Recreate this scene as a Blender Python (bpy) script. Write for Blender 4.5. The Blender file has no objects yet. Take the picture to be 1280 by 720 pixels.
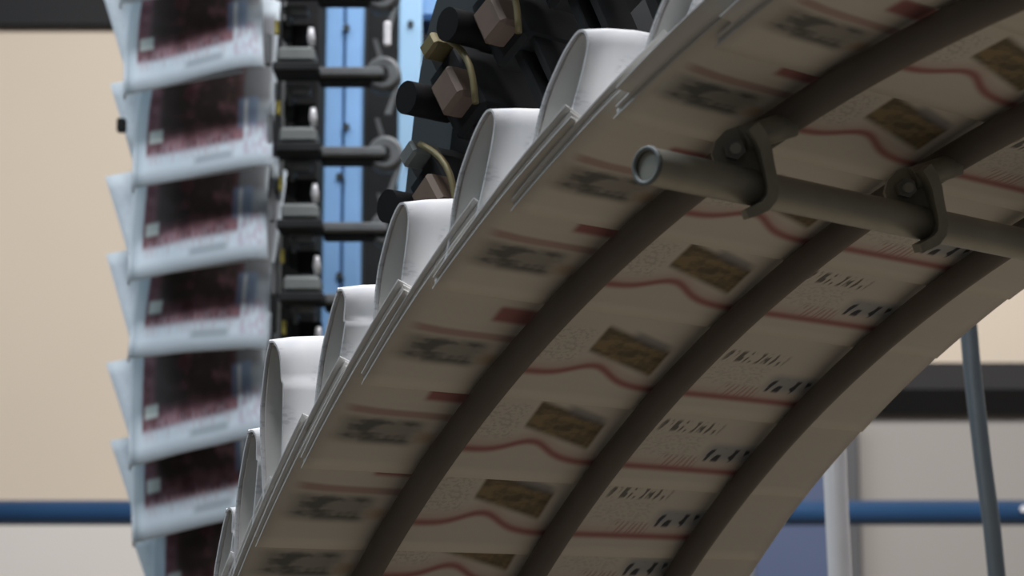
import bpy, math, random
from mathutils import Vector, Matrix, noise
random.seed(7)
S = bpy.context.scene
COL = S.collection
# ------------------------------------------------------------------ camera
PHI = math.atan2(0.10877909, 0.64020071)
EYE = Vector((0, 0, 1.6))
FPX = 2400.0
cam_d = bpy.data.cameras.new('camera')
cam = bpy.data.objects.new('camera', cam_d)
COL.objects.link(cam)
cam.location = EYE
cam.rotation_euler = (math.pi / 2 + PHI, 0, 0)
cam_d.sensor_width = 36.0
cam_d.lens = 36.0 * FPX / 1280.0
cam_d.clip_start = 0.02
cam_d.dof.use_dof = True
cam_d.dof.focus_distance = 1.12
cam_d.dof.aperture_fstop = 12.0
S.camera = cam
# ------------------------------------------------------------------ world, lamps, exposure
S.view_settings.view_transform = 'Standard'
S.view_settings.look = 'None'
S.view_settings.exposure = 0.0
S.view_settings.gamma = 1.0
S.view_settings.use_curve_mapping = False
wd = bpy.data.worlds.new('hall_air')
S.world = wd
wd.use_nodes = True
bg = wd.node_tree.nodes['Background']
bg.inputs[0].default_value = (0.80, 0.84, 0.9, 1)
bg.inputs[1].default_value = 0.07


def lamp(name, loc, size, energy, col, target):
    d = bpy.data.lights.new(name, 'AREA')
    d.shape = 'RECTANGLE'
    d.size, d.size_y = size
    d.energy = energy
    d.color = col
    o = bpy.data.objects.new(name, d)
    COL.objects.link(o)
    o.location = loc
    o.rotation_euler = (Vector(target) - Vector(loc)).to_track_quat('-Z', 'Y').to_euler()
    return o


lamp('ceiling_lamp_press', (0.15, 0.95, 4.3), (2.4, 0.5), 100, (0.98, 0.97, 1.0), (0, 1.2, 1.8))
lamp('added_daylight_line', (-2.7, 1.2, 4.3), (2.0, 0.5), 38, (0.66, 0.86, 1.0), (-0.5, 2.2, 1.8))  # unseen cool area light, added for bluish daylight on the upright line
lamp('ceiling_lamp_wall', (0.7, 2.2, 4.4), (4.5, 0.6), 150, (1.0, 0.96, 0.93), (0.3, 5.2, 1.0))

# ------------------------------------------------------------------ coordinates
def c2w(p):
    c, s = math.cos(PHI), math.sin(PHI)
    return Vector((p[0], p[1] * c - p[2] * s, p[1] * s + p[2] * c)) + EYE


def at(x, y, d):
    """point of the place seen at photo position x, y at depth d (metres along the view)"""
    return c2w(((x - 640) / FPX * d, d, -(y - 360) / FPX * d))


def at_y(x, y, Y):
    """the same on the upright plane Y (metres in front of the camera)"""
    r = c2w(((x - 640) / FPX, 1, -(y - 360) / FPX)) - EYE
    return EYE + r * (Y / r.y)


def cdir(p):
    return c2w(p) - EYE


WV = cdir((0.76046707, 0.64020071, -0.10877909))
AV = cdir((0.64402237, -0.76500666, 0.0))
BV = cdir((0.08321673, 0.07005617, 0.99406595))
CC = c2w((0.39731644, 0.71835724, -0.644621))
RR, TH0, DTH = 0.78837, 2.47271, -0.090828


def arc(u, k, h):
    t = TH0 + DTH * k
    return CC + WV * u + (AV * math.cos(t) + BV * math.sin(t)) * (RR + h)


def arc_frame(k):
    t = TH0 + DTH * k
    N = AV * math.cos(t) + BV * math.sin(t)
    T = AV * math.sin(t) - BV * math.cos(t)
    return T, N           # T runs up the stream, N away from the rods


# ------------------------------------------------------------------ material helpers
class G:
    def __init__(self, name, rough=0.6, metal=0.0, spec=0.3):
        self.m = bpy.data.materials.new(name)
        self.m.use_nodes = True
        self.t = self.m.node_tree
        self.b = self.t.nodes['Principled BSDF']
        self.b.inputs['Roughness'].default_value = rough
        self.b.inputs['Metallic'].default_value = metal
        self.b.inputs['Specular IOR Level'].default_value = spec

    def n(self, typ, **kw):
        o = self.t.nodes.new(typ)
        for a, v in kw.items():
            setattr(o, a, v)
        return o

    def put(self, sock, v):
        if hasattr(v, 'is_output') or hasattr(v, 'links'):
            self.t.links.new(v, sock)
        else:
            sock.default_value = v

    def M(self, op, a, b=0.0, c=0.0, clamp=False):
        o = self.n('ShaderNodeMath', operation=op, use_clamp=clamp)
        for i, v in enumerate((a, b, c)):
            self.put(o.inputs[i], v)
        return o.outputs[0]

    def uv(self):
        o = self.n('ShaderNodeUVMap')
        s = self.n('ShaderNodeSeparateXYZ')
        self.t.links.new(o.outputs[0], s.inputs[0])
        return o.outputs[0], s.outputs[0], s.outputs[1]

    def step(self, x, a, b):
        o = self.n('ShaderNodeMapRange', interpolation_type='SMOOTHSTEP')
        self.put(o.inputs[0], x)
        self.put(o.inputs[1], a)
        self.put(o.inputs[2], b)
        return o.outputs[0]

    def rect(self, x, y, x0, x1, y0, y1, sx, sy):
        a = self.M('MULTIPLY', self.step(x, x0 - sx, x0 + sx), self.step(x, x1 + sx, x1 - sx))
        b = self.M('MULTIPLY', self.step(y, y0 - sy, y0 + sy), self.step(y, y1 + sy, y1 - sy))
        return self.M('MULTIPLY', a, b)

    def mix(self, f, a, b):
        o = self.n('ShaderNodeMix', data_type='RGBA')
        self.put(o.inputs[0], f)
        self.put(o.inputs[6], a)
        self.put(o.inputs[7], b)
        return o.outputs[2]

    def noise(self, vec, scale, detail=2.0, xyz=(1, 1, 1), rnd=True):
        mp = self.n('ShaderNodeMapping')
        mp.inputs['Scale'].default_value = xyz
        self.t.links.new(vec, mp.inputs[0])
        o = self.n('ShaderNodeTexNoise')
        o.inputs['Scale'].default_value = scale
        o.inputs['Detail'].default_value = detail
        self.t.links.new(mp.outputs[0], o.inputs['Vector'])
        return o.outputs['Fac']

    def obj(self):
        return self.n('ShaderNodeTexCoord').outputs['Object']

    def color(self, c):
        self.put(self.b.inputs['Base Color'], c)


def C4(r, g, b):
    return (r, g, b, 1.0)


def flat(name, c, rough=0.5, metal=0.0, var=0.25, scale=14.0, bump=0.0, spec=0.3):
    g = G(name, rough, metal, spec)
    f = g.noise(g.obj(), scale, 4.0)
    lo = tuple(v * (1 - var) for v in c)
    hi = tuple(min(1, v * (1 + var)) for v in c)
    g.color(g.mix(f, C4(*lo), C4(*hi)))
    if bump:
        b = g.n('ShaderNodeBump')
        b.inputs['Strength'].default_value = bump
        b.inputs['Distance'].default_value = 0.002
        g.t.links.new(f, b.inputs['Height'])
        g.t.links.new(b.outputs[0], g.b.inputs['Normal'])
    return g.m


MAT = {}
MAT['rod'] = flat('rod_dark_steel', (0.13, 0.113, 0.098), 0.5, 0.0, 0.2, 30)
MAT['galv'] = flat('galvanised_pipe', (0.36, 0.35, 0.30), 0.42, 0.25, 0.22, 45)
MAT['cast'] = flat('cast_clamp', (0.32, 0.31, 0.26), 0.5, 0.3, 0.3, 60, 0.3)
MAT['bolt'] = flat('bolt_steel', (0.22, 0.21, 0.19), 0.4, 0.6, 0.2, 60)
MAT['dark'] = flat('dark_machine_steel', (0.026, 0.027, 0.028), 0.8, 0.0, 0.4, 20, 0, 0.1)
MAT['black'] = flat('black_rubber', (0.012, 0.012, 0.013), 0.8, 0.0, 0.3, 30, 0, 0.1)
MAT['grey'] = flat('grey_cast_metal', (0.15, 0.16, 0.165), 0.5, 0.2, 0.35, 35)
MAT['lightgrey'] = flat('light_grey_metal', (0.19, 0.205, 0.20), 0.45, 0.15, 0.3, 35)
MAT['slate'] = flat('slate_guide_paint', (0.05, 0.06, 0.065), 0.7, 0.0, 0.3, 9, 0, 0.15)
MAT['tan'] = flat('tan_plastic', (0.15, 0.105, 0.08), 0.55, 0.0, 0.25, 40)
MAT['olive'] = flat('olive_spring', (0.19, 0.16, 0.08), 0.45, 0.2, 0.3, 40)
MAT['yellow'] = flat('yellow_tag', (0.42, 0.36, 0.08), 0.5, 0.0, 0.2, 40)
MAT['chrome'] = flat('bright_steel', (0.93, 0.93, 0.96), 0.22, 0.15, 0.04, 30)
MAT['satin'] = flat('satin_steel', (0.27, 0.32, 0.36), 0.35, 0.6, 0.15, 30)
MAT['blue'] = flat('machine_blue', (0.25, 0.46, 0.78), 0.45, 0.0, 0.2, 12)
MAT['paleblue'] = flat('pale_blue_plate', (0.38, 0.62, 0.86), 0.45, 0.0, 0.12, 9)
MAT['navy'] = flat('navy_pipe', (0.025, 0.07, 0.16), 0.35, 0.0, 0.15, 6)
MAT['panelblue'] = flat('violet_blue_panel', (0.09, 0.115, 0.20), 0.5, 0.0, 0.1, 3)
MAT['wall'] = flat('beige_wall', (0.64, 0.55, 0.445), 0.85, 0.0, 0.07, 1.2)
MAT['door'] = flat('grey_beige_door', (0.34, 0.32, 0.30), 0.7, 0.0, 0.06, 2.0)
MAT['beam'] = flat('charcoal_beam', (0.007, 0.007, 0.008), 0.6, 0.0, 0.3, 3)
MAT['lintel'] = flat('charcoal_lintel', (0.02, 0.02, 0.022), 0.7, 0.0, 0.2, 3)
MAT['lower_wall'] = flat('pale_grey_lower_wall', (0.66, 0.625, 0.585), 0.85, 0.0, 0.05, 1.5)
MAT['post'] = flat('grey_post', (0.10, 0.10, 0.105), 0.6, 0.0, 0.2, 3)
MAT['floor'] = flat('concrete_floor', (0.25, 0.21, 0.16), 0.7, 0.0, 0.15, 2.5)


def newsprint(name, col, ink):
    """plain inside pages: newsprint with faint columns of type"""
    g = G(name, 0.75, 0, 0.15)
    uv, u, v = g.uv()
    f = g.noise(uv, 6, 3)
    base = g.mix(f, C4(*[c * 0.92 for c in col]), C4(*col))
    rows = g.noise(uv, 1, 1, (160, 420, 1))
    area = g.step(g.noise(uv, 1, 0, (34, 20, 1)), 0.5, 0.58)
    msk = g.M('MULTIPLY', g.step(rows, 0.48, 0.62), area)
    msk = g.M('MULTIPLY', msk, ink)
    sm = g.M('MULTIPLY', g.step(g.noise(uv, 1, 2, (26, 16, 1)), .46, .66), ink)
    base = g.mix(sm, base, C4(.42, .43, .50))
    g.color(g.mix(msk, base, C4(0.2, 0.21, 0.25)))
    return g.m


def cover_print(name):
    """UV: x = metres across the stream, y = fraction of pitch from the free edge"""
    g = G(name, 0.75, 0, 0.15)
    uv, x, y = g.uv()
    f = g.noise(uv, 5, 3)
    c = g.mix(f, C4(0.66, 0.625, 0.565), C4(0.72, 0.685, 0.62))
    red = C4(0.36, 0.13, 0.13)
    # grey column text
    t = g.step(g.noise(uv, 1, 1, (300, 34, 1)), 0.46, 0.62)
    c = g.mix(g.M('MULTIPLY', g.M('MULTIPLY', t, g.rect(x, y, -.128, -.091, .46, .84, .004, .04)), .35), c, C4(.34, .33, .31))
    t2 = g.step(g.noise(uv, 1, 1, (260, 40, 1)), 0.46, 0.62)
    c = g.mix(g.M('MULTIPLY', g.M('MULTIPLY', t2, g.rect(x, y, .015, .066, .4, .66, .004, .04)), .28), c, C4(.36, .35, .32))
    # wavy red rule
    e = g.M('MULTIPLY', g.M('ADD', x, .073), 1 / .019)
    bump = g.M('MULTIPLY', g.M('POWER', 2.718, g.M('MULTIPLY', g.M('MULTIPLY', e, e), -1)), .13)
    base = g.M('SUBTRACT', .315, g.M('MULTIPLY', g.step(x, -.07, -.02), .065))
    d = g.M('SUBTRACT', y, g.M('ADD', base, bump))
    line = g.M('MULTIPLY', g.step(d, -.065, .0), g.step(d, .065, .0))
    halo = g.M('MULTIPLY', g.M('MULTIPLY', g.step(d, -.04, .02), g.step(d, .17, .03)), .30)
    across = g.M('MULTIPLY', g.step(x, -.146, -.14), g.step(x, .125, .12))
    c = g.mix(g.M('MULTIPLY', halo, across), c, C4(.46, .2, .19))
    c = g.mix(g.M('MULTIPLY', g.M('MULTIPLY', line, across), .85), c, red)
    # brown photograph above the bump
    skew = g.M('ADD', y, g.M('MULTIPLY', g.M('ADD', x, .085), 3.4))
    ph = g.rect(x, skew, -.086, -.026, .60, .90, .002, .04)
    pn = g.noise(uv, 1, 3, (70, 9, 1))
    pc = g.mix(g.step(pn, .35, .65), C4(.10, .08, .045), C4(.27, .20, .10))
    c = g.mix(g.M('MULTIPLY', ph, .92), c, pc)
    c = g.mix(g.M('MULTIPLY', g.rect(x, skew, -.062, -.028, .86, .96, .006, .03), .6), c, C4(.13, .14, .17))
    # left picture, red rule, red block, orange spot
    lp = g.rect(x, y, -.212, -.158, .30, .56, .008, .05)
    ln = g.noise(uv, 1, 2, (60, 8, 1))
    lc = g.mix(g.step(ln, .38, .6), C4(.06, .07, .075), C4(.28, .27, .25))
    c = g.mix(g.M('MULTIPLY', lp, .85), c, lc)
    c = g.mix(g.M('MULTIPLY', g.rect(x, y, -.212, -.14, .59, .66, .006, .02), .6), c, C4(.33, .15, .14))
    c = g.mix(g.M('MULTIPLY', g.rect(x, y, -.168, -.138, .79, .95, .003, .03), .85), c, C4(.34, .10, .11))
    c = g.mix(g.M('MULTIPLY', g.rect(x, y, -.157, -.145, .34, .44, .006, .04), .5), c, C4(.45, .26, .1))
    # headline and blue boxed words at the right
    sl = g.M('SUBTRACT', x, g.M('MULTIPLY', y, .022))
    gl = g.n('ShaderNodeCombineXYZ')
    g.put(gl.inputs[0], sl)
    g.put(gl.inputs[1], y)
    def strokes(period, jx, jy, seed):
        ph = g.M('MULTIPLY', g.noise(gl.outputs[0], 1, 1, (jx, jy, seed)), 9.0)
        w = g.M('SINE', g.M('ADD', g.M('MULTIPLY', sl, 6.2832 / period), ph))
        keep = g.step(g.noise(gl.outputs[0], 1, 1, (jx * 1.3, jy * 1.7, seed + 3)), .36, .5)
        return g.M('MULTIPLY', g.step(w, -.15, .5), keep)
    hn = strokes(.0058, 130, 5, 1)
    c = g.mix(g.M('MULTIPLY', g.M('MULTIPLY', hn, g.rect(x, y, .018, .072, .69, .82, .004, .025)), .8), c, C4(.07, .07, .07))
    c = g.mix(g.M('MULTIPLY', g.rect(x, y, .074, .122, .39, .58, .007, .05), .55), c, C4(.20, .24, .31))
    bn = strokes(.0105, 70, 4, 2)
    c = g.mix(g.M('MULTIPLY', g.M('MULTIPLY', bn, g.rect(x, y, .070, .12, .37, .53, .003, .02)), .9), c, C4(.03, .035, .05))
    rn = strokes(.0045, 160, 3, 5)
    c = g.mix(g.M('MULTIPLY', g.M('MULTIPLY', rn, g.rect(x, y, .038, .072, .27, .42, .004, .03)), .45), c, red)
    g.color(c)
    return g.m


def front_page(name):
    """front page of the papers on the upright line, UV 0..1 with the visible part at the bottom"""
    g = G(name, 0.7, 0, 0.2)
    uv, x, y = g.uv()
    f = g.noise(uv, 7, 3)
    c = g.mix(f, C4(.40, .47, .53), C4(.48, .55, .60))  # page base tinted to paint in bluish daylight
    area = g.rect(x, y, .08, .80, .13, .8, .008, .02)
    rn = g.noise(uv, 1, 3, (7, 9, 1))
    c = g.mix(g.M('MULTIPLY', area, .95), c, g.mix(g.step(rn, .35, .65), C4(.10, .022, .03), C4(.24, .11, .13)))
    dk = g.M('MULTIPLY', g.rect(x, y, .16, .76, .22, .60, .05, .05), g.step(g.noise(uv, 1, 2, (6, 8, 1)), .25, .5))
    c = g.mix(g.M('MULTIPLY', dk, .9), c, C4(.045, .04, .035))  # dark picture, deepened to paint in shadow from the paper above
    c = g.mix(g.rect(x, y, .10, .20, .19, .25, .012, .012), c, C4(.55, .6, .58))
    streak = g.step(g.noise(uv, 1, 1, (44, 7, 1)), .45, .6)
    c = g.mix(g.M('MULTIPLY', g.M('MULTIPLY', streak, g.rect(x, y, .1, .75, .09, .17, .02, .03)), .55), c, C4(.36, .30, .34))
    c = g.mix(g.M('MULTIPLY', g.rect(x, y, .44, .72, .055, .09, .03, .012), .8), c, C4(.23, .27, .30))
    c = g.mix(g.M('MULTIPLY', g.rect(x, y, .78, .985, .31, .85, .02, .04), .85), c, C4(.10, .10, .11))
    bl = g.rect(x, y, .76, .90, .19, .34, .02, .02)
    c = g.mix(g.M('MULTIPLY', bl, .8), c, C4(.20, .29, .45))
    c = g.mix(g.rect(x, y, .80, .83, .17, .33, .008, .02), c, C4(.6, .66, .7))
    pk = g.rect(x, y, .80, .97, .06, .22, .02, .02)
    pn = g.step(g.noise(uv, 1, 2, (30, 18, 1)), .42, .6)
    c = g.mix(g.M('MULTIPLY', g.M('MULTIPLY', pk, pn), .6), c, C4(.33, .24, .32))
    g.color(c)
    return g.m


MAT['print'] = cover_print('printed_back_page')
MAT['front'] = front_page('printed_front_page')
MAT['news'] = newsprint('white_newsprint', (0.74, 0.745, 0.755), 0.3)
MAT['plainnews'] = newsprint('white_newsprint_margin', (0.74, 0.73, 0.71), 0.0)
MAT['daylitnews'] = newsprint('newsprint_daylight_tint', (0.60, 0.67, 0.73), 0.15)  # bluish daylight on the upright line put into the paper colour

# ------------------------------------------------------------------ mesh helpers
def mesh(name, verts, faces, mat, parent=None, smooth=False, uvs=None):
    me = bpy.data.meshes.new(name)
    me.from_pydata([tuple(v) for v in verts], [], faces)
    if uvs is not None:
        ul = me.uv_layers.new(name='UVMap')
        for l in me.loops:
            ul.data[l.index].uv = uvs[l.vertex_index]
    if smooth:
        for p in me.polygons:
            p.use_smooth = True
    me.materials.append(MAT[mat])
    me.update()
    o = bpy.data.objects.new(name, me)
    COL.objects.link(o)
    if parent is not None:
        o.parent = parent
        o.matrix_parent_inverse = parent.matrix_basis.inverted()
    return o


class MB:
    def __init__(self):
        self.v, self.f = [], []

    def add(self, vs, fs):
        b = len(self.v)
        self.v += [Vector(v) for v in vs]
        self.f += [tuple(i + b for i in f) for f in fs]

    def box(self, c, ax, ay, az, bev=0.0):
        """centre and three half-axis vectors; bevelled on all 12 edges when bev > 0"""
        if bev <= 0:
            vs = [c + ax * i + ay * j + az * k for i in (-1, 1) for j in (-1, 1) for k in (-1, 1)]
            self.add(vs, [(0, 1, 3, 2), (4, 6, 7, 5), (0, 4, 5, 1), (2, 3, 7, 6), (0, 2, 6, 4), (1, 5, 7, 3)])
            return
        lx, ly, lz = ax.length, ay.length, az.length
        bx, by, bz = [max(0.05, 1 - bev / l) for l in (lx, ly, lz)]
        vs, idx = [], {}
        for i in (-1, 1):
            for j in (-1, 1):
                for k in (-1, 1):
                    for m in range(3):
                        s = [i * (1 if m == 0 else bx), j * (1 if m == 1 else by), k * (1 if m == 2 else bz)]
                        idx[(i, j, k, m)] = len(vs)
                        vs.append(c + ax * s[0] + ay * s[1] + az * s[2])
        fs = []
        for s in (-1, 1):
            fs.append([idx[(s, a, b, 0)] for a, b in ((-1, -1), (1, -1), (1, 1), (-1, 1))])
            fs.append([idx[(a, s, b, 1)] for a, b in ((-1, -1), (1, -1), (1, 1), (-1, 1))])
            fs.append([idx[(a, b, s, 2)] for a, b in ((-1, -1), (1, -1), (1, 1), (-1, 1))])
            for t in (-1, 1):
                fs.append([idx[(s, t, -1, 0)], idx[(s, t, 1, 0)], idx[(s, t, 1, 1)], idx[(s, t, -1, 1)]])
                fs.append([idx[(s, -1, t, 0)], idx[(s, 1, t, 0)], idx[(s, 1, t, 2)], idx[(s, -1, t, 2)]])
                fs.append([idx[(-1, s, t, 1)], idx[(1, s, t, 1)], idx[(1, s, t, 2)], idx[(-1, s, t, 2)]])
        for i in (-1, 1):
            for j in (-1, 1):
                for k in (-1, 1):
                    fs.append([idx[(i, j, k, m)] for m in range(3)])
        self.add(vs, fs)

    def tube(self, path, r, n=16, caps=True, hollow=0.0):
        path = [Vector(p) for p in path]
        rings = []
        up = None
        for i, p in enumerate(path):
            a = path[max(0, i - 1)]
            b = path[min(len(path) - 1, i + 1)]
            d = (b - a).normalized()
            if up is None:
                up = d.orthogonal().normalized()
            up = (up - d * up.dot(d)).normalized()
            sd = d.cross(up)
            rr = r[i] if isinstance(r, (list, tuple)) else r
            rings.append([p + (up * math.cos(q) + sd * math.sin(q)) * rr for q in [2 * math.pi * j / n for j in range(n)]])
        vs = [v for ring in rings for v in ring]
        fs = []
        for i in range(len(rings) - 1):
            for j in range(n):
                fs.append((i * n + j, i * n + (j + 1) % n, (i + 1) * n + (j + 1) % n, (i + 1) * n + j))
        if caps:
            fs.append(tuple(reversed(range(n))))
            fs.append(tuple(range((len(rings) - 1) * n, len(rings) * n)))
        self.add(vs, fs)

    def prism(self, outline, off):
        n = len(outline)
        vs = [Vector(p) for p in outline] + [Vector(p) + off for p in outline]
        fs = [tuple(range(n)), tuple(reversed(range(n, 2 * n)))]
        fs += [(i, (i + 1) % n, n + (i + 1) % n, n + i) for i in range(n)]
        self.add(vs, fs)

    def build(self, name, mat, parent=None, smooth=False):
        o = mesh(name, self.v, self.f, mat, parent, False)
        import bmesh
        bm = bmesh.new()
        bm.from_mesh(o.data)
        bmesh.ops.recalc_face_normals(bm, faces=bm.faces)
        bm.to_mesh(o.data)
        bm.free()
        if smooth:
            for p in o.data.polygons:
                p.use_smooth = len(p.vertices) == 4
        return o


def sheet(name, fn, nu, nv, th, mat, parent, uvf, mat_edge=None):
    """a page: fn(a, b) for a, b in 0..1 -> (point, normal); given thickness th along the normal"""
    top, bot, uvs = [], [], []
    for j in range(nv + 1):
        for i in range(nu + 1):
            a, b = i / nu, j / nv
            p, nn = fn(a, b)
            top.append(p + nn * th)
            bot.append(p)
            uvs.append(uvf(a, b))
    n1 = (nu + 1) * (nv + 1)
    fs = []
    q = lambda i, j: j * (nu + 1) + i
    for j in range(nv):
        for i in range(nu):
            fs.append((q(i, j), q(i + 1, j), q(i + 1, j + 1), q(i, j + 1)))
            fs.append((n1 + q(i, j + 1), n1 + q(i + 1, j + 1), n1 + q(i + 1, j), n1 + q(i, j)))
    inner = len(fs)
    for i in range(nu):
        fs.append((q(i + 1, 0), q(i, 0), n1 + q(i, 0), n1 + q(i + 1, 0)))
        fs.append((q(i, nv), q(i + 1, nv), n1 + q(i + 1, nv), n1 + q(i, nv)))
    for j in range(nv):
        fs.append((q(0, j), q(0, j + 1), n1 + q(0, j + 1), n1 + q(0, j)))
        fs.append((q(nu, j + 1), q(nu, j), n1 + q(nu, j), n1 + q(nu, j + 1)))
    o = mesh(name, top + bot, fs, mat, parent, False, uvs + uvs)
    if mat_edge:
        o.data.materials.append(MAT[mat_edge])
    for i, p in enumerate(o.data.polygons):
        p.use_smooth = i < inner
        if mat_edge and i >= inner:
            p.material_index = 1
    return o


def empty(name, loc, label, cat, group=None):
    o = bpy.data.objects.new(name, None)
    o.empty_display_size = 0.05
    COL.objects.link(o)
    o.location = loc
    return tag(o, label, cat, group)


def tag(o, label, cat, group=None):
    o['label'] = label
    o['category'] = cat
    if group:
        o['group'] = group
    return o


def structure(o):
    o['kind'] = 'structure'
    return o


X, Y, Z = Vector((1, 0, 0)), Vector((0, 1, 0)), Vector((0, 0, 1))
# ------------------------------------------------------------------ the hall
YW = 5.2


def upright_box(name, x0, y0, x1, y1, Yf, depth, mat, **kw):
    """upright box whose front face fills the rectangle x0..x1, y0..y1 at distance Yf"""
    a = at_y((x0 + x1) / 2, y0, Yf)
    b = at_y((x0 + x1) / 2, y1, Yf)
    ym = (y0 + y1) / 2
    l = at_y(x0, ym, Yf).x
    r = at_y(x1, ym, Yf).x
    m = MB()
    m.box(Vector(((l + r) / 2, Yf + depth / 2, (a.z + b.z) / 2)), X * (r - l) / 2, Y * depth / 2, Z * (a.z - b.z) / 2, kw.get('bev', 0.004))
    return m.build(name, mat, kw.get('parent'))


m = MB(); m.box(Vector((0, 1.0, -0.05)), X * 4, Y * 4.4, Z * 0.05)
structure(m.build('floor', 'floor'))
m = MB(); m.box(Vector((0, YW + 0.1, 2.3)), X * 4, Y * 0.1, Z * 2.3)
structure(m.build('wall_back', 'wall'))
# dark beam high on the wall at the left
structure(upright_box('trim_1', -500, -70, 1500, 32, YW - 0.03, 0.03, 'beam'))
# doorway at the right: lintel, jamb, pale shutter
zt, zm, zb = [at_y(1200, v, YW - 0.12).z for v in (449, 478, 514)]
xl, xr = at_y(1058, 480, YW - 0.12).x, at_y(1500, 480, YW - 0.12).x
m = MB()
m.prism([(xl, YW, zt), (xl, YW - 0.05, zt), (xl, YW - 0.12, zm), (xl, YW - 0.14, zm - 0.02), (xl, YW - 0.08, zb), (xl, YW, zb)], X * (xr - xl))
structure(m.build('trim_2', 'lintel'))
# paler, greyer band on the lower wall below the rail
structure(upright_box('trim_4', -500, 650, 905, 1500, YW - 0.012, 0.012, 'lower_wall'))
structure(upright_box('trim_3', 1058, 516, 1086, 1500, YW - 0.14, 0.14, 'post'))
structure(upright_box('door_1', 1086, 516, 1500, 1500, YW - 0.05, 0.05, 'door'))
# blue panel beside the doorway
pb = upright_box('blue_panel', 905, 545, 1050, 1400, YW - 0.10, 0.08, 'panelblue')
tag(pb, 'violet-blue upright panel on the wall beside the dark doorway post', 'panel')
upright_box('edge_strip', 938, 660, 950, 1400, YW - 0.115, 0.02, 'lightgrey', parent=pb)
# blue rail running along the wall
ra = empty('wall_rail', at_y(640, 641, YW - 0.5), 'thick navy-blue horizontal pipe rail running along the back wall', 'rail')
m = MB()
zr = at_y(640, 641, YW - 0.5).z
m.tube([(-1.9, YW - 0.5, zr), (1.9, YW - 0.5, zr)], 0.0305, 24)
m.build('pipe', 'navy', ra, True)
for px in (-1.75, 0.05, 1.75):
    m = MB(); m.tube([(px, YW - 0.5, zr - 0.02), (px, YW - 0.5, 0)], 0.022, 12)
    m.build('rail_post', 'navy', ra, True)
m = MB()
p = at_y(1275, 637, YW - 0.5)
m.tube([(p.x, YW - 0.5 - 0.029, zr + 0.008), (p.x, YW - 0.5 - 0.036, zr + 0.008)], 0.008, 10)
m.build('screw_head', 'chrome', ra, True)

# ------------------------------------------------------------------ hanging rods behind the stream
def hanging_rod(name, pts, d, r, mat, label):
    path = [at(x, y, d) for x, y in pts]
    d0 = (path[0] - path[1]).normalized()
    top = path[0] + d0 * 1.1
    d1 = (path[-1] - path[-2]).normalized()
    s = path[-1].z / max(1e-3, -d1.z)
    bot = path[-1] + d1 * s
    e = empty(name, Vector((bot.x, bot.y, 0)), label, 'rod')
    m = MB(); m.tube([top] + path + [Vector((bot.x, bot.y, 0.012))], r, 20)
    m.build('tube', mat, e, True)
    m = MB(); m.tube([Vector((bot.x, bot.y, 0)), Vector((bot.x, bot.y, 0.012))], r * 3, 20)
    m.build('foot_plate', mat, e, True)
    return e


hanging_rod('support_rod', [(1040, 480), (1044, 600), (1050, 720)], 1.8, 0.0112, 'chrome',
            'shiny bright steel upright tube in front of the blue panel')
hanging_rod('support_rod', [(1208, 380), (1216, 470), (1229, 580), (1240, 660), (1248, 740)], 1.7, 0.0078, 'satin',
            'thin dull blue-grey upright tube leaning in front of the doorway')

# ------------------------------------------------------------------ curved stream: guide rods
rods = [(-0.1445, 'leftmost of three dark curved guide rods under the newspaper stream'),
        (-0.0145, 'middle of three dark curved guide rods under the newspaper stream'),
        (0.1155, 'rightmost of three dark curved guide rods under the newspaper stream')]
KA, KB = -4.5, 12.0
for u, lab in rods:
    m = MB()
    m.tube([arc(u, KA + (KB - KA) * i / 70, 0) for i in range(71)], 0.0082, 18)
    o = m.build('guide_rod', 'rod', None, True)
    tag(o, lab, 'rod', 'curved guide rods')

# ------------------------------------------------------------------ newspapers on the curved stream
UL, UR = -0.221, 0.200
PROF = [(0.02, .0135), (.10, .0150), (.22, .0190), (.34, .0275), (.46, .0365), (.60, .0455), (.74, .0520), (.88, .0575), (1.0, .0605),
        (1.06, .0602), (1.095, .0572), (1.085, .0515), (1.00, .0440), (.90, .0370), (.79, .0300), (.69, .0240), (.61, .0195), (.57, .0165)]


def catmull(P, t):
    n = len(P) - 1
    x = t * n
    i = min(int(x), n - 1)
    f = x - i
    p0, p1, p2, p3 = P[max(0, i - 1)], P[i], P[i + 1], P[min(n, i + 2)]
    return tuple(0.5 * (2 * b + (c - a) * f + (2 * a - 5 * b + 4 * c - d) * f * f + (3 * b - a - 3 * c + d) * f ** 3)
                 for a, b, c, d in zip(p0, p1, p2, p3))


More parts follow.
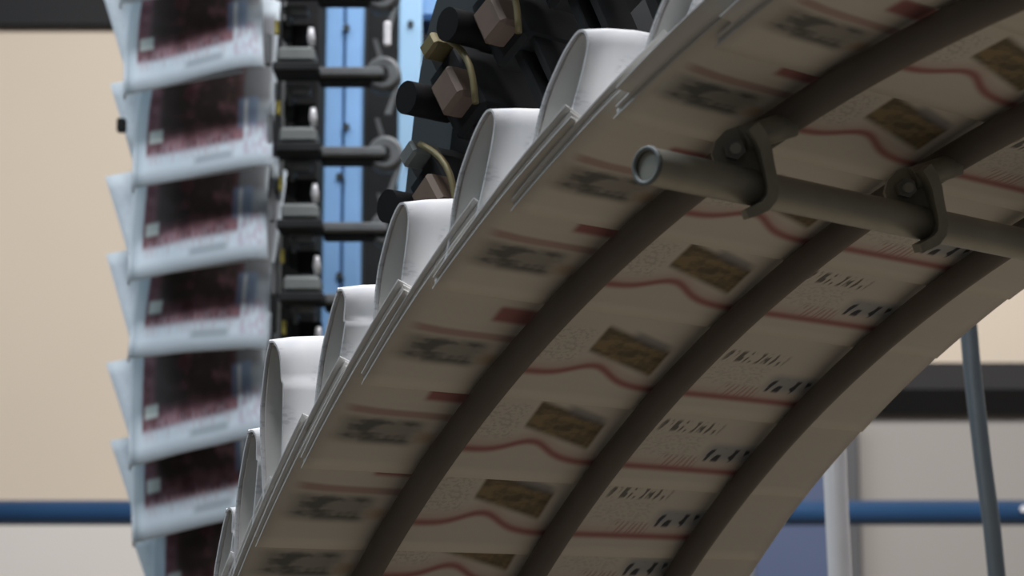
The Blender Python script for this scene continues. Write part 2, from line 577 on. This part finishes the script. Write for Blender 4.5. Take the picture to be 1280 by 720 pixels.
def stream_paper(c, hs, lab, du, gap=0.0, flare=0.0):
    ul, ur = UL + du, UR + du * 0.15
    e = empty('newspaper', arc(0, c + 0.4, 0.01), lab, 'newspaper', 'newspapers on the curved stream')
    sd = random.random() * 50

    def flap(off, k0, ul_, ur_, hx):
        def fn(a, b):
            dk = k0 + (1.75 - k0) * b
            u = ul_ + (ur_ + .0045 * dk - ul_) * a
            h = .0088 + .0031 * dk + off
            edge = max(0.0, 1 - a / 0.09)
            h += hx * edge * edge * (0.3 + 0.7 * b) + .0055 * edge * edge * dk
            h += 0.0006 * noise.noise(Vector((u * 9 + sd, dk * 1.2, sd)))
            T, N = arc_frame(c + dk)
            return arc(u, c + dk, h), N
        return fn
    sheet('back_page', flap(0, 0, ul, ur, 0.0), 32, 14, 0.0007, 'print', e,
          lambda a, b: (UL + (UR - UL) * a, 1.75 * b), 'plainnews')
    sheet('page', flap(.0009, .03, ul + .001, ur - .002, 0.0025), 24, 12, 0.0007, 'plainnews', e, lambda a, b: (a, b))
    sheet('page', flap(.0018, .06, ul - .001, ur - .004, 0.005), 24, 12, 0.0007, 'plainnews', e, lambda a, b: (a, b))
    if flare:
        sheet('loose_page', flap(.0027, .2, ul - .009, ur - .03, flare), 24, 12, 0.0007, 'plainnews', e, lambda a, b: (a, b))

    def loop(ins, ul_, k1):
        def prof(t, a):
            dk, h = catmull(PROF, t)
            u = (UR - UL) * a
            rise = 1 + 0.42 * (1 - math.exp(-u / 0.085))
            w = min(1, max(0, (h - .014) / .04))
            h2 = .0135 + (h - .0135) * hs * (1 + (rise - 1) * w) if h > .0135 else h
            # gap between leaves widens, pages inside sit tighter
            mid = 0.36 + 14.0 * (h - .0165)
            dk2 = mid + (dk - mid) * (1 - ins) if h > .0165 else dk
            dk2 += gap * w * (1 if dk < 1 else .6)
            return dk2, h2 - ins * .012 * w
        def fn(a, b):
            t = b * k1
            u = ul_ + (ur - .006 - ul_) * a
            dk, h = prof(t, a)
            h += .0022 * noise.noise(Vector((u * 14 + sd, t * 2.0, 3 + sd))) * min(1, h / .03)
            dk += .05 * noise.noise(Vector((u * 11, t * 1.5 + sd, 9))) * min(1, max(0, (h - .015) / .03))
            p = arc(u, c + dk, h)
            dk2, h2 = prof(min(1, t + .01), a)
            dk1, h1 = prof(max(0, t - .01), a)
            tg = arc(u, c + dk2, h2) - arc(u, c + dk1, h1)
            nn = WV.cross(tg)
            nn = nn.normalized() if nn.length > 1e-9 else Vector((0, 0, 1))
            return p, nn
        return fn
    sheet('folded_section', loop(0.0, ul + .002, 1.0), 22, 64, 0.0012, 'news', e, lambda a, b: (a * .42, b * .3))
    sheet('inner_page', loop(0.13, ul + .004, .93), 14, 48, 0.0008, 'plainnews', e, lambda a, b: (a, b))
    return e


ORD = [
    (-3.2, 1.0, 0, 'newspaper lowest on the curved stream, below the bottom edge of the picture'),
    (-2.4, 0.9, 0, 'newspaper in the curved stream mostly below the bottom edge, second lowest'),
    (-1.62, 0.85, .12, 'newspaper with a small folded top just showing at the bottom left of the curved stream'),
    (-0.95, 1.12, .12, 'newspaper with narrow fold standing beside the lowest upright-line papers, lower left of curved stream'),
    (-0.34, 1.62, .10, 'newspaper with broad white fold, low on the curved stream, beside the dark chain'),
    (0.51, 1.12, .12, 'newspaper with a narrow short fold between two broad folds, mid curved stream'),
    (1.44, 1.24, 0, 'newspaper with broad fold touching the lower end of the tan gripper blocks, mid curved stream'),
    (2.52, 1.12, 0, 'newspaper with broad fold right of the tan gripper blocks, mid curved stream'),
    (3.44, 1.10, 0, 'newspaper whose wide fold stands second from the top edge of the curved stream'),
    (4.58, 1.02, 0, 'newspaper whose fold meets the top edge, above the end of the galvanised pipe'),
    (5.5, 1.0, 0, 'newspaper on the curved stream just above the galvanised pipe clamps, edges fanned'),
    (6.5, 1.0, 0, 'newspaper with loose white page edges at the top of the curved stream'),
    (7.45, 1.0, 0, 'newspaper in the upper right corner of the curved stream, showing red rule'),
    (8.4, 1.0, 0, 'newspaper at the far upper right corner of the curved stream, second highest'),
    (9.4, 1.0, 0, 'highest newspaper of the curved stream, outside the upper right corner'),
]
for i, (c, hs, gp, lab) in enumerate(ORD):
    stream_paper(c, hs, lab, random.uniform(-.004, .003), gp, 0.007 if 9 <= i <= 10 else 0.0)

# ------------------------------------------------------------------ cross pipe with clamps
KP, HP = 4.88, -0.031
T, N = arc_frame(KP)
bar = empty('cross_pipe', arc(0.05, KP, HP), 'galvanised pipe crossing under the curved rods, held by hook clamps', 'pipe')
m = MB()
p0, p1 = arc(-0.232, KP, HP), arc(0.36, KP, HP)
PR = 0.0088
m.tube([p0, p0 + (p1 - p0) * 0.5, p1], PR, 24, caps=False)
m.tube([p0 + WV * 0.001, p0 + WV * 0.02], PR * 0.8, 24)
m.build('pipe', 'galv', bar, True)
# rolled lip at the open end
m = MB()
ring = []
for q in range(25):
    a = 2 * math.pi * q / 24
    ring.append(p0 + (T * math.cos(a) + N * math.sin(a)) * (PR - 0.0006))
m.tube(ring, 0.0013, 8, caps=False)
m.build('pipe_lip', 'lightgrey', bar, True)
for u in (-0.1445, -0.0145, 0.1155):
    cl = empty('clamp', arc(u, KP, HP), '', '')
    del cl['label']; del cl['category']
    cl.parent = bar
    cl.matrix_parent_inverse = bar.matrix_basis.inverted()
    cc = arc(u - 0.026, KP, HP)
    RT, UP, BK = cdir((1, 0, 0)), cdir((0, 0, 1)), cdir((0, 1, 0))
    q = lambda a_, b_, d_, cc=cc: cc + RT * a_ + UP * b_ + BK * d_
    # J-shaped strap sweeping down past the pipe, lip turned left under it
    cen = [(.0050, .0270, .0030), (.0085, .0225, .0033), (.0112, .0165, .0031), (.0125, .0100, .0029), (.0140, .0040, .0028), (.0150, -.0015, .0029),
           (.0142, -.0065, .0029), (.0110, -.0103, .0028), (.0065, -.0125, .0026), (.0015, -.0145, .0022)]
    le, ri = [], []
    for i, (a_, b_, w_) in enumerate(cen):
        a0, a1 = cen[max(0, i - 1)], cen[min(len(cen) - 1, i + 1)]
        tx, ty = a1[0] - a0[0], a1[1] - a0[1]
        ln = math.hypot(tx, ty)
        le.append((a_ + ty / ln * w_, b_ - tx / ln * w_))
        ri.append((a_ - ty / ln * w_, b_ + tx / ln * w_))
    m = MB()
    n = len(cen)
    vs = []
    for dd in (-.0125, .008):
        vs += [q(a_, b_, dd + .7 * (a_ - .01)) for a_, b_ in le] + [q(a_, b_, dd + .7 * (a_ - .01)) for a_, b_ in ri]
    fs = []
    for i in range(n - 1):
        fs += [(i, i + 1, n + i + 1, n + i), (2 * n + i + 1, 2 * n + i, 3 * n + i, 3 * n + i + 1),
               (i + 1, i, 2 * n + i, 2 * n + i + 1), (n + i, n + i + 1, 3 * n + i + 1, 3 * n + i)]
    fs += [(0, n, 3 * n, 2 * n), (n - 1, 3 * n - 1, 4 * n - 1, 2 * n - 1)]
    m.add(vs, fs)
    m.build('hook_strap', 'cast', cl)
    # rounded ear plate reaching up behind the pipe to the rod
    pts = [q(a_, b_, .001 + .3 * b_) for a_, b_ in ((-.0105, .0085), (-.0125, .0150), (-.0105, .0215), (-.0055, .0268), (.0010, .0290), (.0070, .0270),
                                                   (.0105, .0210), (.0120, .0140), (.0120, .0060), (-.0040, .0050))]
    m = MB(); m.prism(pts, BK * 0.0055)
    m.build('ear_plate', 'cast', cl)
    bp = q(-.0025, .0170, .004)
    m = MB(); m.tube([bp + BK * 0.006, bp - BK * 0.007], 0.0052, 6)
    m.build('hex_nut', 'bolt', cl)
    m = MB(); m.tube([bp + BK * 0.006, bp - BK * 0.011], 0.0027, 12)
    m.build('bolt', 'cast', cl, True)
    # stub joining ear and rod
    m = MB(); m.tube([q(.002, .022, .008), arc(u, KP + 0.30, -0.004)], 0.0065, 12)
    m.build('stub', 'cast', cl, True)

# ------------------------------------------------------------------ gripper chain above the curved stream
ch = empty('gripper_chain', arc(-0.02, 2, 0.25), 'dark gripper chain with tan blocks running above the curved newspaper stream', 'conveyor')
m = MB()
UG = -0.06


def HGk(k):
    t = min(1, max(0, (k - 0.2) / 2.2))
    return 0.105 + 0.13 * (t * t * (3 - 2 * t))


ks = [0.6 + 0.25 * i for i in range(46)]
for s in (0.0,):
    prev = None
    for k in ks:
        T, N = arc_frame(k)
        ring = [arc(UG + 0.03 + a, k, HGk(k) + 0.075 + b) for a, b in ((-.028, -.03), (.028, -.03), (.028, .03), (-.028, .03))]
        if prev:
            m.add(prev + ring, [(0, 1, 5, 4), (1, 2, 6, 5), (2, 3, 7, 6), (3, 0, 4, 7)])
        prev = ring
m.build('chain_guide', 'slate', ch)
for gi in range(15):
    k = -0.36 + 0.6 * gi
    T, N = arc_frame(k)
    o = arc(UG, k, HGk(k))
    m = MB()
    m.box(o, T * 0.017, N * 0.028, WV * 0.030, 0.003)
    m.box(o + N * 0.035 - T * 0.004, T * 0.010, N * 0.014, WV * 0.022, 0.002)
    g = m.build('gripper', 'dark', ch)
    m = MB(); m.box(o - WV * 0.034 - N * 0.006 + T * 0.004, T * 0.0115, N * 0.0135, WV * 0.010, 0.003)
    m.build('tan_block', 'tan', g)
    m = MB()
    m.tube([o - WV * 0.05 - T * 0.022 + N * 0.012, o - WV * 0.015 - T * 0.022 + N * 0.012], 0.011, 18)
    m.build('roller', 'black', g, True)
    m = MB()
    pts = [o - WV * 0.040 + N * (0.03 - 0.062 * t) + T * (0.018 + 0.010 * math.sin(t * 3.1)) for t in [i / 8 for i in range(9)]]
    m.tube(pts, 0.0022, 8)
    m.build('spring_wire', 'olive', g, True)
    m = MB()
    jl = max(0.012, (HGk(k) - 0.028 - 0.082) / 2)
    m.box(o - N * (0.026 + jl) - WV * 0.01, T * 0.0035, N * jl, WV * 0.016, 0.001)
    m.build('jaw', 'dark', g)
    m = MB()
    m.box(o - N * (0.026 + jl) + T * 0.013 - WV * 0.01, T * 0.0025, N * jl, WV * 0.014, 0.001)
    m.build('jaw', 'dark', g)
    m = MB(); m.box(o - WV * 0.030 + N * 0.034 + T * 0.006, T * 0.008, N * 0.006, WV * 0.012, 0.002)
    m.build('clip', 'lightgrey' if gi % 2 else 'olive', g)

# ------------------------------------------------------------------ upright line: newspapers
DL = 2.25
LL = [(147, -8, 'newspaper just above the top edge of the picture on the upright line'),
      (152, 106, 'topmost newspaper of the upright line at the left, cut by the top edge'),
      (163, 224, 'second newspaper down the upright line, with a small black clip at its left edge'),
      (157, 340, 'third newspaper from the top on the upright line at the left'),
      (158, 437, 'fourth newspaper from the top on the upright line at the left, bottom edge nearly level'),
      (158, 573, 'fifth newspaper down the upright line, wide front page above the blue rail level'),
      (163, 670, 'sixth newspaper down the upright line, beside the navy wall rail'),
      (190, 790, 'lowest newspaper on the upright line, cut off by the bottom edge'),
      (215, 905, 'newspaper on the upright line hidden below the bottom edge of the picture'),
      (140, -122, 'newspaper on the upright line hidden above the top edge of the picture')]
SL = [38, 42, 36, 34, 16, 46, 48, 50, 50, 40]
for i, (x, y, lab) in enumerate(LL):
    A = at(x, y, DL)
    B = at(x + 170, y - SL[i] * .95, DL - 0.02)
    ex = B - A
    wid = ex.length
    tilt = math.radians(32)
    upv = Vector((0.04, math.sin(tilt), math.cos(tilt)))
    upv = (upv - ex.normalized() * upv.dot(ex.normalized()) * 0.75).normalized()
    nn = ex.normalized().cross(upv).normalized()
    L = 0.30
    e = empty('newspaper', A, lab, 'newspaper', 'newspapers on the upright line')
    sd = random.random() * 30

    def fn(a, b, A=A, ex=ex, upv=upv, nn=nn, sd=sd, L=L):
        bend = 0.018 * math.sin(min(1, b * 2.2) * math.pi * 0.5) - 0.016
        q = A + ex * a + upv * (L * b) + nn * (bend + 0.004 * noise.noise(Vector((a * 2, b * 2, sd))))
        q -= nn * 0.03 * max(0, a - .8) ** 2 * 6
        return q, nn
    sheet('front_page', lambda a, b: (fn(a, b)[0] - nn * 0.0, nn), 14, 14, 0.002, 'front', e, lambda a, b: (a, b), 'daylitnews')
    # folded left margin that rolls back and the rear leaf splaying out to the left
    def spine(a, b, A=A, ex=ex, upv=upv, nn=nn, L=L):
        ang = math.pi * 0.62 * a
        r = 0.004 + 0.004 * b
        p = fn(0, b * .8)[0]
        q = p - ex.normalized() * r * math.sin(ang) - nn * r * (1 - math.cos(ang)) * 1.4
        return q, (-ex.normalized() * math.sin(ang) + nn * math.cos(ang)).normalized()
    sheet('spine_fold', spine, 10, 10, 0.0015, 'daylitnews', e, lambda a, b: (a, b))

    R00, R10 = A + Z * 0.012 - nn * 0.030, A + (B - A) * 0.8 + Z * 0.018 - nn * 0.045
    R01, R11 = at(x - 25, y - 118, DL + 0.125), at(x + 110, y - 145, DL + 0.15)

    def rear(a, b):
        q = (R00 * (1 - a) + R10 * a) * (1 - b) + (R01 * (1 - a) + R11 * a) * b
        return q - nn * 0.012 * math.sin(b * math.pi) * 0.4, nn
    sheet('rear_leaf', rear, 8, 8, 0.0015, 'daylitnews', e, lambda a, b: (a, b))
    if i == 2:
        m = MB(); m.box(at(152, 157, DL + .06), X * .005, Y * .006, Z * .008, 0.001)
        m.build('fold_clip', 'dark', e)

# ------------------------------------------------------------------ upright line: machine frame, tracks and chain
mf = empty('machine_frame', at(430, 360, 2.62) * 1.0, 'dark machine side plate standing behind the upright gripper chain', 'machine')
mf.location.z = 0
Yp = 2.62


def plate(name, x0, x1, zt, zb, Yf, dep, mat, parent, bev=0.003):
    ym = 180
    l, r = at_y(x0, ym, Yf).x, at_y(x1, ym, Yf).x
    m = MB(); m.box(Vector(((l + r) / 2, Yf + dep / 2, (zt + zb) / 2)), X * (r - l) / 2, Y * dep / 2, Z * (zt - zb) / 2, bev)
    return m.build(name, mat, parent)


plate('side_plate', 300, 880, 2.75, 0.0, Yp, 0.03, 'dark', mf)
plate('foot', 290, 740, 0.05, 0.0, Yp - 0.12, 0.3, 'dark', mf)
# blue guide track
tr = empty('guide_track', Vector((at_y(430, 180, 2.5).x, 2.5, 0)), 'blue slotted upright guide track behind the gripper arms', 'track')
plate('track_bar', 405, 427, 2.7, 0.02, 2.50, 0.03, 'blue', tr)
plate('track_bar', 430, 452, 2.7, 0.02, 2.50, 0.03, 'blue', tr)
plate('track_web', 398, 456, 2.7, 0.02, 2.535, 0.02, 'slate', tr)
for q in range(14):
    b_ = at_y(424 if q % 2 else 433, 30 + q * 62 - 120, 2.497)
    m = MB(); m.tube([b_, b_ + Y * 0.006], 0.0045, 12)
    m.build('screw', 'slate', tr, True)
pp = empty('mounting_plate', Vector((at_y(511, 100, 2.46).x, 2.46, 0)), 'pale blue upright plate with bolt holes between chain and gripper blocks', 'plate')
plate('plate', 497, 526, 2.7, 0.0, 2.46, 0.012, 'paleblue', pp)
for yy in (-60, 29, 118, 205):
    b_ = at_y(513, yy, 2.457)
    m = MB(); m.tube([b_, b_ + Y * 0.005], 0.0042, 14)
    m.build('bolt_head', 'slate', pp, True)
bb = upright_box('cross_beam', 524, -45, 760, 21, 2.48, 0.05, 'blue')
tag(bb, 'bright blue horizontal beam at the top edge beside the pale blue plate', 'beam')
upright_box('beam_lip', 524, 21, 760, 27, 2.475, 0.06, 'navy', parent=bb)

uc = empty('gripper_chain', Vector((at(370, 200, 2.3).x, 2.3, 0)), 'upright gripper chain with grey boxes and yellow tags beside the hanging newspapers', 'conveyor')
for x0, w in ((332, 6), (349, 4)):
    plate('chain_strand', x0, x0 + w, 2.7, 0.6, 2.33, 0.02, 'grey' if w == 4 else 'dark', uc)
plate('chain_cover', 352, 398, 2.7, 0.6, 2.36, 0.02, 'dark', uc)
ys = [-230, -128, -28, 73, 173, 268, 358, 447, 540, 632, 724]
for gi, y in enumerate(ys):
    xo = 4.0 * max(0, y) / 90.0 * 0.55
    D = 2.28
    sc = D / FPX
    o = at(370 + xo, y, D)
    q = lambda dx, dy, dz=0.0, o=o: o + Vector((dx * sc, dz, -dy * sc))
    m = MB(); m.box(o, X * 23 * sc, Y * 0.02, Z * 9 * sc, 0.003)
    m.box(q(-1, -9.5, .004), X * 20 * sc, Y * 0.014, Z * 2.5 * sc, 0.001)
    g = m.build('gripper', 'lightgrey', uc)
    m = MB(); m.box(q(0, 17), X * 28 * sc, Y * 0.024, Z * 6 * sc, 0.002)
    m.build('carrier', 'dark', g)
    m = MB()
    m.box(q(-14, -38, .01), X * 6 * sc, Y * 0.012, Z * 12 * sc, 0.002)
    m.build('side_block', 'dark', g)
    m = MB(); m.box(q(5, -34, .016), X * 14 * sc, Y * 0.008, Z * 13 * sc, 0.001)
    m.build('recess', 'black', g)
    m = MB(); m.box(q(-3, -62, .006), X * 15 * sc, Y * 0.012, Z * 5 * sc, 0.002)
    m.box(q(-12, -52, .006), X * 3 * sc, Y * 0.012, Z * 10 * sc, 0.001)
    m.build('lever', 'grey', g)
    m = MB(); m.tube([q(17, -38, -.006), q(17, -26, -.004), q(18, -16, .0)], [0.003, 0.0048, 0.004], 10)
    m.build('roller_pin', 'chrome', g, True)
    m = MB(); m.box(q(-25, -36, -.012), X * 2.5 * sc, Y * 0.004, Z * 9 * sc, 0.001)
    m.build('yellow_tag', 'yellow', g)
    m = MB(); m.box(q(-35, -8, -.01), X * 3 * sc, Y * 0.006, Z * 20 * sc, 0.001)
    m.build('jaw_strip', 'grey', g)
    m = MB()
    m.box(q(66, 14, .02), X * 42 * sc, Y * 0.012, Z * 6.5 * sc, 0.003)
    m.build('arm', 'grey', g)
    m = MB()
    m.box(q(66, 24, .024), X * 40 * sc, Y * 0.010, Z * 4.5 * sc, 0.002)
    m.build('arm_underside', 'dark', g)
    m = MB()
    wc = q(106, 14, .03)
    m.tube([wc - Y * .016, wc - Y * .013, wc + Y * .012, wc + Y * .016], [0.017, 0.021, 0.021, 0.017], 22)
    m.build('wheel', 'grey', g, True)
    m = MB(); m.tube([wc - Y * .02, wc - Y * .012], 0.007, 12)
    m.build('axle', 'dark', g, True)
    m = MB()
    m.prism([q(92, -32, .02), q(98, -32, .02), q(110, 6, .02), q(104, 10, .02)], Y * 0.01)
    m.build('brace', 'grey', g)
    m = MB()
    m.prism([q(121, 30, .02), q(126, 30, .02), q(116, 66, .02), q(108, 66, .02)], Y * 0.01)
    m.build('brace', 'grey', g)
    if gi in (3,):
        m = MB(); m.box(q(112, -32, .0), X * 4.5 * sc, Y * 0.003, Z * 16 * sc, 0.002)
        m.build('reflector', 'chrome', g)
